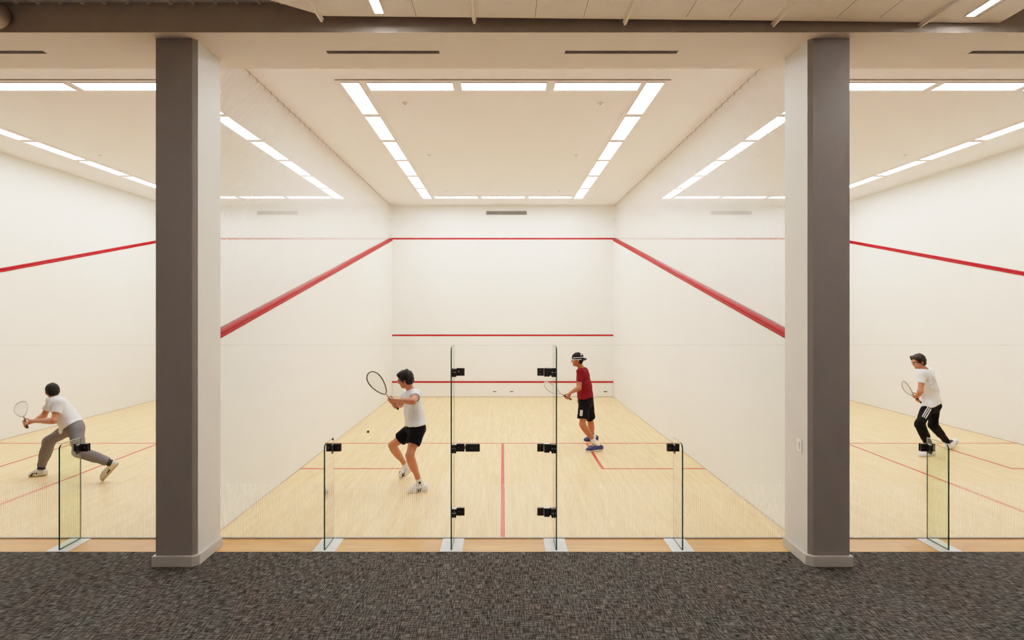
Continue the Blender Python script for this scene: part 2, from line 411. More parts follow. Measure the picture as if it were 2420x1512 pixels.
# white nets between the courts ---------------------------------------------
def net(x, label):
    t = thing('court_net', label, 'net', (x, 0, 0), group='nets above the side walls')
    top = CEIL - .02
    poly = [(0.0, ztop(0) + .01), (LEN - .01, ZF + .01), (LEN - .01, top), (0.0, top)]
    mb = MB(); s, w = .028, .0017
    sv = s * math.sqrt(2)
    for sg in (1, -1):
        k0 = -int(12 / sv); k1 = int(16 / sv)
        for k in range(k0, k1):
            c = k * sv                            # z = sg*y + c
            tmin, tmax = 0.0, LEN - .01           # clip the cord in y against the four sides
            ok = True
            # z <= top ; z >= ztop(y)+.01
            lo, hi = tmin, tmax
            for A, B in ((sg, c - top), (-(sg - (ZF - ZB)/LEN), -(c - ZB - .01))):   # A*y + B <= 0
                if abs(A) < 1e-9:
                    if B > 0: ok = False
                elif A > 0: hi = min(hi, -B / A)
                else: lo = max(lo, -B / A)
            if not ok or hi - lo < .01: continue
            a = V((0, lo, sg*lo + c)); b = V((0, hi, sg*hi + c))
            dn = V((0, -sg, 1)).normalized() * w; dx = V((w, 0, 0))
            vs = [a - dn - dx, a + dn - dx, a + dn + dx, a - dn + dx, b - dn - dx, b + dn - dx, b + dn + dx, b - dn + dx]
            mb.add(vs, [(0,1,5,4),(1,2,6,5),(2,3,7,6),(3,0,4,7)])
    mb.build('mesh', M['net'], t)
    MB().tube([(0, 0.0, top), (0, LEN - .01, top)], .004, 6).build('top_cable', M['cable'], t)
    MB().tube([(0, 0.0, ztop(0) + .018), (0, LEN - .01, ZF + .018)], .005, 6).build('bottom_cable', M['cable'], t)
    y = .12
    while y < LEN - .1:
        MB().tube([(0, y, CEIL), (0, y + .005, top + .004), (0, y + .004, top - .045)], .0035, 5).build('hook', M['cable'], t)
        y += .215
    for z in (5.08, 4.64):
        MB().tube([(0, LEN - .04, z), (0, LEN, z)], .012, 8).build('eye_bolt', M['fit'], t)
net(-3.215, 'white diamond net above the low wall between the left and middle courts')
net(3.215, 'white diamond net above the low wall between the middle and right courts')

# beam, soffit, lobby shell ---------------------------------------------------
SOF, BY = 5.12, -.76
bm = struct(MB().box((-11.5, BY, SOF + .004), (11.5, 0.0, CEIL + .2)), 'beam', M['beam'], 'dark grey brown beam across the top of the court fronts', 'beam')
so = MB().box((-11.5, BY + .002, SOF), (11.5, .012, SOF + .02)); so.build('soffit', M['soffit'], bm)
MB().box((-11.5, 0.0, SOF + .02), (11.5, .012, CEIL)).build('header', M['ceil'], bm)
DECK = 5.405
struct(MB().box((-11.5, -9, DECK), (11.5, BY, DECK + .2)), 'ceiling_lobby', M['lobby'], 'pale ribbed deck above the lobby by the beam', 'ceiling')
struct(MB().box((-11.5, -9.2, 0), (11.5, -9, DECK)), 'wall_back', M['lobbywall'], 'plain lobby wall behind the viewer', 'wall')
struct(MB().box((-11.7, -9.2, 0), (-11.5, .2, DECK)), 'wall_lobby_left', M['lobbywall'], 'plain end wall of the lobby on the left', 'wall')
struct(MB().box((11.5, -9.2, 0), (11.7, .2, DECK)), 'wall_lobby_right', M['lobbywall'], 'plain end wall of the lobby on the right', 'wall')
# ribs of the left deck
mb = MB()
for k in range(30):
    x = -8.2 + .21 * k
    mb.box((x, -3.0, DECK - .02), (x + .03, BY, DECK))
mb.build('deck_ribs', M['lobby'], bm)
# hanging ceiling cloud with rails
CZ = 5.20
cl = struct(MB().prism([(-1.653, -.90), (4.70, -.775), (4.71, -6.5), (-3.9, -6.5), (-3.9, -2.38)], 2, CZ, CZ + .035), 'ceiling_panel', M['lobby'],
            'pale suspended ceiling panel hanging in front of the beam', 'ceiling', bevel=.004)
for k, x in enumerate((-1.685, -.266, 1.15, 2.56, 3.96)):
    mb = MB().box((x - .02, -6.4, CZ - .012), (x + .02, -.86 + .03*k, CZ)).box((x - .010, -6.4, CZ - .035), (x + .010, -.86 + .03*k, CZ - .012))
    mb.build('ceiling_rail', M['lobby'], cl)
mb = MB()
for x in (-.8, .3, .75, 1.7, 2.1, 3.1, 3.5, 4.4):
    mb.box((x - .003, -6.4, CZ - .0015), (x + .003, -.88, CZ + .001))
mb.build('panel_joints', M['grille'], cl)
mb = MB().tube([(-2.0, -1.13, CZ + .10), (-2.35, -2.2, CZ + .10), (-2.8, -4, CZ + .10)], .04, 12)
tag(mb.build('conduit', M['lobby'], smooth=True), 'thick pale pipe end at the corner of the hanging ceiling panel', 'pipe', kind='structure')
mb = MB().tube([(-4.75, -.80, 5.25), (-4.75, -2.5, 5.25)], .12, 24)
tag(mb.build('duct', M['beam'], smooth=True), 'round dark duct against the beam at the top left corner', 'duct', kind='structure')
# lobby linear lights
ll = thing('linear_ceiling_light', 'slim white linear light on the hanging ceiling panel, left of centre', 'ceiling light', (-1.125, -.965, CZ), group='slim lobby lights')
MB().box((-.045, -1.6, -.012), (.045, 0.0, 0)).build('housing', M['white'], ll)
MB().add([(-.036, -1.595, -.014), (-.036, -.006, -.014), (.036, -.006, -.014), (.036, -1.595, -.014)], [(0, 1, 2, 3)]).build('diffuser', M['lin'], ll)
dup(ll, (4.30, -.915, CZ), 0, 'slim white linear light on the hanging ceiling panel at the top right')
# lobby lights further back, over and behind the viewer
for i, (x, y) in enumerate(((-7.0, -3.2), (1.2, -3.6), (7.2, -3.2), (-3.6, -6.0), (3.6, -6.0))):
    zz = CZ if -3.9 < x < 4.7 and y > -6.5 else DECK
    dup(ll, (x, y, zz), 0, 'slim white lobby light behind the viewer, over the ' + ('left pillar side', 'middle, near the beam', 'right pillar side', 'left half of the back wall', 'right half of the back wall')[i])
# slot diffusers in the soffit
sd = thing('slot_vent', 'long black slot vent in the soffit over the left half of the middle court', 'slot vent', (-1.222, -.368, SOF), group='black slots in the soffit')
MB().box((-.575, -.032, -.0014), (.575, .032, .01)).build('slot', M['black'], sd)
mb = MB().box((-.581, -.038, -.0012), (.581, -.032, 0)).box((-.581, .032, -.0012), (.581, .038, 0)).box((-.581, -.032, -.0012), (-.575, .032, 0)).box((.575, -.032, -.0012), (.581, .032, 0))
mb.build('trim', M['soffit'], sd)
dup(sd, (1.21, -.368, SOF), 0, 'long black slot vent in the soffit over the right half of the middle court')
dup(sd, (-5.25, -.368, SOF), 0, 'long black slot vent in the soffit at the left edge of the photo')
dup(sd, (5.35, -.368, SOF), 0, 'long black slot vent in the soffit at the right edge of the photo')

# pillars ------------------------------------------------------------------------
def pillar(s, label):
    """s=-1 left, +1 right; the white flank faces the middle court"""
    xi, xo, y0, y1, ch = 2.975, 3.364, -.65, -.19, .035
    def P(l): return [(s*a, b) for a, b in l]
    p = struct(MB().prism(P([(xi + ch, y0 + .004), (xo - .004, y0 + .004), (xo - .004, y1), (xi, y1), (xi, y0 + ch)]), 2, 0, SOF + .002), 'pillar', M['pillar_white'], label, 'pillar')
    MB().prism(P([(xo, y0), (xo, y1 - .01), (xo - .006, y1 - .01), (xo - .006, y0 + .006), (xi + ch, y0 + .006), (xi + .001, y0 + ch + .001), (xi - .001, y0 + ch), (xi + ch - .001, y0)]), 2, .11, SOF - .002).build('front_cladding', M['pillar_grey'], p)
    b = .026
    outer = P([(xi + ch - .01, y0 - b), (xo + b, y0 - b), (xo + b, y1), (xi - b, y1), (xi - b, y0 + ch - .01)])
    MB().prism(outer, 2, .004, .108).build('baseboard', M['base_white'], p, bevel=.006)
    return p
pillar(-1, 'tall pillar with dark grey front and white flank on the left')
pillar(1, 'tall pillar with dark grey front and white flank carrying a switch plate')
sw = thing('light_switch', 'white switch plate on the pale flank of the right pillar', 'switch', (2.975, -.478, 1.135))
MB().box((-.008, -.045, -.065), (0, .045, .065)).build('plate', M['white'], sw, bevel=.003)
MB().box((-.013, -.016, -.033), (-.008, .016, .033)).build('rocker', M['pillar_white'], sw, bevel=.002)

# glass back walls ------------------------------------------------------------------
GH, GT = 2.107, .012
def pane_edges(t, x, a, b):
    # polished edges of the sheet and the white hairlines printed on its lower part
    MB().box((a, -GT/2, .013), (a + .0022, GT/2, GH)).box((b - .0022, -GT/2, .013), (b, GT/2, GH)).build('side_edge', M['edge_faint'], t)
    mb = MB(); k = math.ceil((x + a + .004) / .0212)
    while k * .0212 < x + b - .006:
        q = k * .0212 - x; k += 1
        mb.add([(q, 0, .014), (q + .0062, 0, .014), (q + .0062, 0, .597), (q, 0, .597)], [(0, 1, 2, 3)])
    mb.build('printed_lines', M['hairline'], t)
def glass_panel(x0, x1, label, edge=True):
    t = thing('glass_screen', label, 'glass wall', ((x0 + x1)/2, 0, 0), group='fixed panes of the glass back walls')
    h = (x1 - x0)/2 - .003
    pane_edges(t, (x0 + x1)/2, -h, h)
    MB().box((-h, -.012, 0.0), (h, .012, .013)).build('floor_channel', M['channel'], t)
    MB().box((-h, -GT/2, GH - .003), (h, GT/2, GH)).build('top_edge', M['edge_faint'], t)
    return t
FX = [-1.843, -.532, .556, 1.86]
glass_panel(-HW, FX[1] - .010, 'clear glass screen of the middle court, left of the door')
glass_panel(FX[2] + .010, HW, 'clear glass screen of the middle court, right of the door')
glass_panel(-XO, -PITCH + HW, 'clear glass screen of the left court')
glass_panel(PITCH - HW, XO, 'clear glass screen of the right court')

def bolt(mb, x, y, z, r=.007): return mb.tube([(x, y, z), (x, y - .006, z)], r, 8)
def glass_fin(x, h, label, fitting=None):
    t = thing('glass_fin', label, 'glass fin', (x, 0, 0), group='glass fins bracing the back walls')
    y0, y1, r = -.298, -.016, .055
    arc = [(y0 + r - r*math.cos(a), h - r + r*math.sin(a)) for a in [math.pi/2*k/8 for k in range(9)]]
    out = [(y0, .006)] + arc + [(y1, h)] + [(y1, .006)]
    MB().prism(out, 0, -.006, .006).build('sheet', M['fin'], t)
    # polished edge band following the front and top edges
    e = .0022; pts = [(y0, .006)] + arc
    vs = []; fs = []
    for (y, z) in pts: vs += [(-.0068, y - e, z), (.0068, y - e, z), (.0068, y + e, z), (-.0068, y + e, z)]
    n = len(pts)
    for i in range(n - 1): fs += [(4*i+a, 4*i+(a+1) % 4, 4*i+4+(a+1) % 4, 4*i+4+a) for a in range(4)]
    fs += [(0,1,2,3), (4*n-1, 4*n-2, 4*n-3, 4*n-4)]
    MB().add(vs, fs).build('front_edge', M['edge'], t)
    MB().box((-.0066, y0 + r, h - .001), (.0066, y1, h + .003)).build('top_edge', M['edge_pale'], t)
    MB().box((-.0066, y1, .006), (.0066, y1 + .003, h)).build('back_edge', M['edge_pale'], t)
    MB().box((-.009, y0, 0.006), (.009, y1, .012)).build('foot_seal', M['edge'], t)
    MB().box((-.115, -.334, 0.0), (.115, -.0135, .006)).build('base_plate', M['alu'], t, bevel=.001)
    if fitting:
        z = fitting
        f = MB().box((-.072, -.020, z - .042), (.085, -.0075, z + .042)).box((-.072, .0075, z - .042), (.085, .018, z + .042)).build('patch_fitting', M['fit'], t, bevel=.003)
        MB().box((-.011, -.075, z - .055), (.011, -.0205, z + .028)).build('bracket', M['fit'], f, bevel=.003)
        MB().box((-.0115, -.068, z + .028), (.0115, -.016, z + .042)).build('cap', M['steel'], f)
        b = MB(); bolt(b, -.045, -.02, z - .004); bolt(b, .055, -.02, z); b.build('bolt', M['steel'], f, smooth=False)
    return t
glass_fin(FX[0], 1.10, 'low glass fin on a white plate, left of the door in the middle court', .993)
glass_fin(FX[3], 1.10, 'low glass fin on a white plate, right of the door in the middle court', .993)
glass_fin(-4.585, 1.10, 'low glass fin on a white plate in front of the left court', .993)
glass_fin(4.612, 1.10, 'low glass fin on a white plate in front of the right court', .993)
glass_fin(FX[1], GH, 'tall glass fin with dark green edge on the latch side of the glass door')
glass_fin(FX[2], GH, 'tall glass fin with dark green edge on the hinge side of the glass door')

door = thing('glass_door', 'clear glass door with black hinges between the two tall fins', 'glass door', (0, 0, 0))
dx0, dx1 = FX[1] + .115, FX[2] - .115
pane_edges(door, 0, FX[1] + .012, FX[2] - .012)
MB().box((FX[1] + .012, -GT/2, GH - .003), (FX[2] - .012, GT/2, GH)).build('top_edge', M['edge_faint'], door)
MB().box((FX[1] + .010, -.012, 0.0), (FX[2] - .010, .012, .012)).build('threshold_strip', M['channel'], door)
for z in (1.815, .992, .297):
    x = FX[2]
    h = MB().box((x - .180, -.022, z - .042), (x - .110, .016, z + .042)).build('hinge', M['fit'], door, bevel=.003)
    MB().box((x - .107, -.036, z - .050), (x - .046, .020, z + .040)).build('knuckle', M['fit'], h, bevel=.004)
    MB().box((x - .044, -.024, z - .040), (x - .009, .018, z + .040)).box((x - .030, -.060, z - .052), (x - .007, -.020, z + .044)).build('clamp', M['fit'], h, bevel=.003)
    b = MB(); b.box((x - .104, -.037, z + .040), (x - .050, .012, z + .046))
    bolt(b, x - .150, -.022, z + .020, .005); bolt(b, x - .150, -.022, z - .022, .005); bolt(b, x - .02, -.060, z, .008); b.tube([(x - .030, -.0605, z), (x - .012, -.0605, z)], .006, 8)
    b.build('pin', M['steel'], h)
for z, lock in ((1.815, False), (.992, True), (.297, False)):
    x = FX[1]
    g = MB().box((x + .030, -.020, z - .042), (x + .118, .016, z + .042)).build('latch', M['fit'], door, bevel=.003)
    MB().box((x + .007, -.055, z - .052), (x + .030, -.008, z + .034)).build('bracket', M['fit'], g, bevel=.003)
    b = MB(); b.box((x + .007, -.050, z + .034), (x + .032, .010, z + .042)); bolt(b, x + .055, -.020, z + .006, .007); b.tube([(x + .010, -.0555, z), (x + .028, -.0555, z)], .006, 8)
    b.build('bolt', M['steel'], g)
    if lock:
        MB().box((x + .128, -.026, z - .042), (x + .284, .02, z + .042)).build('lock_case', M['fit'], door, bevel=.004)
        MB().box((x + .117, -.014, z - .016), (x + .130, .010, z + .018)).build('lock_tongue', M['steel'], door)

# ------------------------------------------------------------------ people: smooth implicit bodies, polygonised
class Field:
    def __init__(s, lo, hi, h):
        s.lo = np.array(lo, dtype=np.float32); s.h = h
        s.n = np.ceil((np.array(hi) - np.array(lo)) / h).astype(int) + 1
        s.F = np.full(s.n, 0.5, dtype=np.float32)
    def sub(s, lo, hi):
        a = np.clip(np.floor((np.array(lo) - s.lo) / s.h).astype(int), 0, s.n); b = np.clip(np.ceil((np.array(hi) - s.lo) / s.h).astype(int) + 1, 0, s.n)
        g = [s.lo[i] + s.h * np.arange(a[i], b[i], dtype=np.float32) for i in range(3)]
        return tuple(slice(a[i], b[i]) for i in range(3)), (g[0][:, None, None], g[1][None, :, None], g[2][None, None, :])
    def smin(s, sl, d, k):
        A = s.F[sl]
        if A.size == 0: return
        hh = np.maximum(k - np.abs(A - d), 0) / k
        s.F[sl] = np.minimum(A, d) - hh * hh * k * 0.25
    def cone(s, a, b, r1, r2, k=.03, clips=()):
        a, b = np.array(a, dtype=np.float32), np.array(b, dtype=np.float32); R = max(r1, r2) + k + 3 * s.h
        sl, (X, Y, Z) = s.sub(np.minimum(a, b) - R, np.maximum(a, b) + R)
        ba = b - a; L = float(ba @ ba) + 1e-12
        px, py, pz = X - a[0], Y - a[1], Z - a[2]
        t = np.clip((px * ba[0] + py * ba[1] + pz * ba[2]) / L, 0, 1)
        d = np.sqrt((px - t * ba[0])**2 + (py - t * ba[1])**2 + (pz - t * ba[2])**2) - (r1 + (r2 - r1) * t)
        for p, n in clips: d = np.maximum(d, (X - p[0]) * n[0] + (Y - p[1]) * n[1] + (Z - p[2]) * n[2])
        s.smin(sl, d, k); return s
    def ell(s, c, ax, r, k=.03, sub=False):
        R = max(r) + k + 3 * s.h; c = np.array(c, dtype=np.float32)
        sl, (X, Y, Z) = s.sub(c - R, c + R)
        q = [((X - c[0]) * a[0] + (Y - c[1]) * a[1] + (Z - c[2]) * a[2]) for a in ax]
        k0 = np.sqrt(sum((q[i] / r[i])**2 for i in range(3))); k1 = np.sqrt(sum((q[i] / r[i]**2)**2 for i in range(3))) + 1e-6
        d = k0 * (k0 - 1) / k1
        if sub:
            A = s.F[sl]; s.F[sl] = np.maximum(A, -d)
        else: s.smin(sl, d, k)
        return s
    def clip(s, p, n):
        sl, (X, Y, Z) = s.sub(s.lo, s.lo + s.h * s.n)
        s.F = np.maximum(s.F, (X - p[0]) * n[0] + (Y - p[1]) * n[1] + (Z - p[2]) * n[2]); return s
    def wrinkle(s, amp, freq, seed):
        rg = np.random.RandomState(seed); sl, (X, Y, Z) = s.sub(s.lo, s.lo + s.h * s.n)
        w = 0
        for i in range(5):
            v = rg.normal(size=3); v = v / np.linalg.norm(v) * freq * (1 + .5 * i); ph = rg.rand() * 6.28
            w = w + np.sin(X * v[0] + Y * v[1] + Z * v[2] + ph) / (1 + .5 * i)
        s.F = s.F + (amp * w).astype(np.float32); return s
    def mesh(s):
        F = s.F; n = F.shape; neg = F < 0
        c8 = [(i, j, k) for i in (0, 1) for j in (0, 1) for k in (0, 1)]
        sl = lambda c: tuple(slice(c[i], n[i] - 1 + c[i]) for i in range(3))
        cnt = np.zeros([m - 1 for m in n], dtype=np.int8)
        for c in c8: cnt += neg[sl(c)]
        act = np.argwhere((cnt > 0) & (cnt < 8))
        idx = -np.ones([m - 1 for m in n], dtype=np.int64); idx[tuple(act.T)] = np.arange(len(act))
        pos = np.zeros((len(act), 3)); num = np.zeros(len(act))
        val = {c: F[act[:, 0] + c[0], act[:, 1] + c[1], act[:, 2] + c[2]] for c in c8}
        for c in c8:
            for ax in range(3):
                if c[ax] == 0:
                    e = list(c); e[ax] = 1; fa, fb = val[c], val[tuple(e)]; m = (fa < 0) != (fb < 0)
                    t = fa[m] / (fa[m] - fb[m]); p = np.tile(np.array(c, dtype=float), (m.sum(), 1)); p[:, ax] = t
                    pos[m] += p; num[m] += 1
        vs = (pos / num[:, None] + act) * s.h + s.lo
        fs = []
        for ax in range(3):
            u, w = (ax + 1) % 3, (ax + 2) % 3
            sa = [slice(None)] * 3; sb = [slice(None)] * 3; sa[ax] = slice(0, n[ax] - 1); sb[ax] = slice(1, n[ax])
            A, B = neg[tuple(sa)], neg[tuple(sb)]
            e = np.argwhere(A != B)
            e = e[(e[:, u] > 0) & (e[:, w] > 0) & (e[:, u] < n[u] - 1) & (e[:, w] < n[w] - 1)]
            inside = A[tuple(e.T)]
            def cell(du, dw):
                q = e.copy(); q[:, u] -= du; q[:, w] -= dw; return idx[tuple(q.T)]
            q = np.stack([cell(1, 1), cell(0, 1), cell(0, 0), cell(1, 0)], 1)
            q[~inside] = q[~inside][:, ::-1]; fs.append(q)
        return vs, np.concatenate(fs)
def field_obj(fd, name, m, parent, base, smooth_it=2):
    vs, fs = fd.mesh(); vs = vs - np.array(base)
    # a little Laplacian smoothing
    nv = len(vs); e = np.concatenate([fs[:, [0, 1]], fs[:, [1, 2]], fs[:, [2, 3]], fs[:, [3, 0]]]); 
    for _ in range(smooth_it):
        acc = np.zeros_like(vs); cn = np.zeros(nv)
        for i, j in ((0, 1), (1, 0)):
            np.add.at(acc, e[:, i], vs[e[:, j]]); np.add.at(cn, e[:, i], 1)
        vs = vs * .5 + .5 * acc / np.maximum(cn, 1)[:, None]
    me = bpy.data.meshes.new(name); me.from_pydata(vs.tolist(), [], fs.tolist()); me.update(); me.shade_smooth(); me.materials.append(m)
    ob = bpy.data.objects.new(name, me); C.objects.link(ob); ob.parent = parent
    return ob
def nrm(v): return V(v).normalized()
def orth(u, r):
    u = nrm(u); r = V(r); r = (r - u * r.dot(u)).normalized(); return r, u.cross(r), u     # right, forward, up

def racket(name, label, butt, tip, face, frame_m, shaft_m, length=.685, hw=.095, base=None):
    """teardrop squash racket from butt towards tip; face = direction the strings look to"""
    b, d = V(butt), (V(tip) - V(butt)).normalized()
    t = thing(name, label, 'racket', tuple(b), group='squash rackets in the players hands')
    nrmv = (V(face) - d * V(face).dot(d)).normalized(); w = d.cross(nrmv)
    MB().tube([d*0.0, d*.012, d*.02, d*.19, d*.2], [.017, .018, .0145, .0145, .012], 10).build('grip', M['grip'], t, smooth=True)
    MB().tube([d*.2, d*.31], [.010, .0095], 10).build('shaft', shaft_m, t, smooth=True)
    L0, L1 = .30, length; hoop = []
    n = 40
    for i in range(n):
        a = 2*math.pi*i/n; u = (1 - math.cos(a))/2                     # 0 at throat, 1 at tip
        ww = hw * math.sin(a) * (0.55 + 0.45*u)
        hoop.append(d*(L0 + (L1 - L0)*u) + w*ww*1.12)
    MB().tube(hoop, .0085, 8, closed=True).build('hoop', frame_m, t, smooth=True)
    def half(u):
        a = math.acos(max(-1, min(1, 1 - 2*u))); return hw*1.12*math.sin(a)*(0.55 + 0.45*u)
    mb = MB()
    for k in range(1, 20):
        u = .05 + .92*k/20; p = d*(L0 + (L1-L0)*u); h = half(u); mb.tube([p - w*h, p + w*h], .0011, 4)
    for k in range(-6, 7):
        x = hw*.93*k/7; us = [u/200 for u in range(201) if half(u/200) >= abs(x)]
        if us: mb.tube([d*(L0+(L1-L0)*us[0]) + w*x, d*(L0+(L1-L0)*us[-1]) + w*x], .0011, 4)
    mb.build('strings', M['string'], t)
    return t, b, d

def person(label, J, cfg):
    """J: joints in room coordinates; cfg: clothing. Returns the person's empty."""
    j = {k: V(v) for k, v in J.items()}
    base = V(((j['l_toe'].x + j['r_toe'].x)/2, (j['l_toe'].y + j['r_toe'].y)/2, 0))
    t = thing('person', label, 'person', tuple(base))
    skin = cfg.get('skin', M['skin'])
    shm = (j['l_sh'] + j['r_sh'])/2; pel = (j['l_hip'] + j['r_hip'])/2
    sr, sf, su = orth(shm - pel, j['r_sh'] - j['l_sh'])          # torso frame
    hr, hf, hu = orth(shm - pel, j['r_hip'] - j['l_hip'])
    f = nrm(cfg['face']); u0 = nrm(cfg.get('up', (0, 0, 1)))
    fr_ = f.cross(u0).normalized(); fu = fr_.cross(f).normalized()   # head right, up
    H = j['head']
    hp = lambda r, fw, up: H + fr_*r + f*fw + fu*up
    # hands on the racket handle
    hands = {}
    for s in ('l', 'r'):
        if s in cfg.get('grip', {}):
            b, d, pos = cfg['grip'][s]; G = b + d*pos
            e = j[s+'_el'] - G; e1 = (e - d*e.dot(d)).normalized()
            hands[s] = (G, d, e1); j[s+'_wr'] = G + e1*.075 + (j[s+'_el'] - G).normalized()*.02
    allp = list(j.values()) + [hp(0, 0, .15)] + [h[0] for h in hands.values()]
    lo = [min(p[i] for p in allp) - .22 for i in range(3)]; hi = [max(p[i] for p in allp) + .22 for i in range(3)]
    lo[2] = max(lo[2], -.02)
    S = cfg.get('size', 1.0)
    def torso(fd, o=0.0, k=.06):
        fd.ell(pel + (shm - pel)*.66, (sr, sf, su), (.150*S + o, .098*S + o, .19*S + o), k)
        fd.ell(pel + (shm - pel)*.34, ((sr + hr).normalized(), (sf + hf).normalized(), su), (.128*S + o, .092*S + o, .17*S + o), k)
        fd.ell(pel + hu*.02, (hr, hf, hu), (.150*S + o, .108*S + o, .115*S + o), k)
        for s in ('l', 'r'):
            fd.cone(pel + (shm - pel)*.86, j[s+'_sh'] - su*.01, .080*S + o*.6, .053*S + o*.6, k)
    # ---- body (one continuous surface)
    B = Field(lo, hi, .0065)
    torso(B)
    for s in ('l', 'r'):
        sh, el, wr = j[s+'_sh'], j[s+'_el'], j[s+'_wr']
        B.cone(sh, el, .052*S, .038*S, .03); B.cone(el, wr, .041*S, .025*S, .02)
        B.cone(el.lerp(wr, .12), el.lerp(wr, .45), .043*S, .036*S, .02)
        hip, kn, an = j[s+'_hip'], j[s+'_kn'], j[s+'_an']
        B.cone(hip, kn, .088*S, .053*S, .04); B.cone(kn, an, .052*S, .035*S, .03)
        back = (kn - hip).normalized() - (an - kn).normalized(); 
        back = back.normalized() if back.length > .05 else -hf
        B.cone(kn.lerp(an, .18) - back*(-.016), kn.lerp(an, .45) - back*(-.012), .050*S, .042*S, .05)
        B.ell(kn - back*.012, (hr, hf, hu), (.045*S, .045*S, .05*S), .03)
        B.cone(an, an.lerp(j[s+'_toe'], .4) - (kn - an).normalized()*.02, .034, .024, .02)
        if s in hands:
            G, d, e1 = hands[s]; e2 = d.cross(e1)
            if s == 'l': e2 = -e2
            for i, (so, rr) in enumerate(((.032, .0088), (.011, .0092), (-.010, .0088), (-.030, .0076))):
                kn_ = G + d*so + e1*.036 + e2*.012
                B.cone(wr, kn_, .021, .0125, .012)
                pts = [kn_] + [G + d*(so + .004*q) + (e1*math.cos(a) + e2*math.sin(a))*R for q, (a, R) in enumerate(((.95, .034), (1.9, .029), (2.9, .027), (3.6, .026)))]
                for a, b2 in zip(pts, pts[1:]): B.cone(a, b2, rr, rr*.93, .004)
            tb = G + d*.015 + e1*.045 - e2*.018
            pts = [wr.lerp(tb, .5), tb, G + d*.045 + e1*.022 - e2*.026, G + d*.062 - e1*.004 - e2*.026]
            for a, b2, r1 in zip(pts, pts[1:], (.017, .012, .0105)): B.cone(a, b2, r1, r1*.85, .008)
        else:
            hd = (wr - el).normalized(); lat = (sf - hd*sf.dot(hd)).normalized(); pn = hd.cross(lat) * (1 if s == 'r' else -1)
            for i, ln in enumerate((.072, .082, .076, .06)):
                o = lat*(.030 - .020*i); k0 = wr + hd*.088 + o*.95
                B.cone(wr, k0, .021, .0125, .014)
                p = k0; ang = .25
                for q in range(3):
                    p2 = p + (hd*math.cos(ang) + pn*math.sin(ang))*ln*(.46, .31, .23)[q]; B.cone(p, p2, .0088 - .0006*q, .0082 - .0006*q, .004); p = p2; ang += .35
            tb = wr + hd*.035 + lat*.03; p2 = tb + (hd*.75 + lat*.55 + pn*.3).normalized()*.042
            B.cone(wr, tb, .018, .014, .012).cone(tb, p2, .012, .0105, .006).cone(p2, p2 + (hd*.9 + lat*.2 + pn*.3).normalized()*.03, .0105, .0085, .004)
    nb = hp(0, -.02, -.07)
    B.cone(shm - sf*.01, nb, .058, .050, .03)
    for s in ('l', 'r'): B.cone(shm + (nb - shm)*.15, j[s+'_sh'], .045*S, .045*S, .05)
    B.ell(hp(0, -.008, .03), (fr_, f, fu), (.074, .094, .088), .02)
    B.ell(hp(0, .022, -.04), (fr_, f, fu), (.055, .066, .074), .03)
    B.ell(hp(0, .068, -.092), (fr_, f, fu), (.022, .018, .018), .025)
    B.cone(hp(0, .084, .012), hp(0, .108, -.026), .008, .012, .012)
    B.cone(hp(-.035, .080, .026), hp(.035, .080, .026), .011, .011, .015)
    B.cone(hp(-.018, .083, -.058), hp(.018, .083, -.058), .010, .010, .010)
    for sg in (-1, 1):
        B.ell(hp(sg*.036, .062, -.02), (fr_, f, fu), (.028, .026, .03), .02)
        B.ell(hp(sg*.077, -.004, -.008), (fr_, f, fu), (.010, .020, .031), .008)
        B.ell(hp(sg*.032, .094, .006), (fr_, f, fu), (.016, .014, .010), .005, sub=True)
    body = field_obj(B, 'body', skin, t, base)
    for sg in (-1, 1):
        e = MB().sphere(hp(sg*.032, .074, .006) - base, .013, 8).build('eye', M['eye'], t, smooth=True)
        MB().sphere(hp(sg*.032, .083, .006) - base, .0062, 6).build('iris', M['iris'], e, smooth=True)
        br = MB().tube([hp(sg*.016, .092, .027) - base, hp(sg*.034, .089, .032) - base, hp(sg*.052, .074, .026) - base], [.003, .004, .002], 6).build('eyebrow', M['hair'], t, smooth=True)
    MB().tube([hp(-.022, .088, -.058) - base, hp(0, .0945, -.057) - base, hp(.022, .088, -.058) - base], [.002, .0042, .002], 6).build('lips', M['lip'], t, smooth=True)
    # ---- shorts or trousers
    P = Field(lo, hi, .008)
    P.ell(pel, (hr, hf, hu), (.160*S, .117*S, .13*S), .05)
    for s in ('l', 'r'):
        hip, kn, an = j[s+'_hip'], j[s+'_kn'], j[s+'_an']
        if cfg['legs'] == 'shorts':
            dd = (kn - hip).normalized(); en = hip.lerp(kn, cfg.get('short_len', .72))
            P.cone(hip, en + dd*.1, .104*S, .098*S, .05, clips=((en, dd),))
        else:
            k_ = cfg.get('loose', 1.0)
            P.cone(hip, kn, .100*S, .066*k_*S, .05)
            dd = (an - kn).normalized(); en = kn.lerp(an, cfg.get('cuff', .93))
            P.cone(kn, en + dd*.05, .068*k_*S, .054*k_*S, .04, clips=((en, dd),))
            P.cone(kn.lerp(an, .1), kn.lerp(an, .5), .067*k_*S, .060*k_*S, .04)
    P.cone(pel, pel + (shm - pel)*.30, .125*S, .12*S, .05); P.clip(pel + hu*.15, hu); P.wrinkle(.0028, 30, cfg.get('seed', 1) + 7)
    lower = field_obj(P, 'shorts' if cfg['legs'] == 'shorts' else 'trousers', cfg['pants'], t, base, 1)
    # ---- shirt
    T = Field(lo, hi, .008)
    U = Field(lo, hi, .008); U.ell(pel, (hr, hf, hu), (.160*S, .117*S, .13*S), .05)
    for s in ('l', 'r'): U.cone(j[s+'_hip'], j[s+'_hip'].lerp(j[s+'_kn'], .12), .102*S, .100*S, .05)
    under = U.F
    torso(T, .016, .07)
    hem = cfg.get('hem', .02)
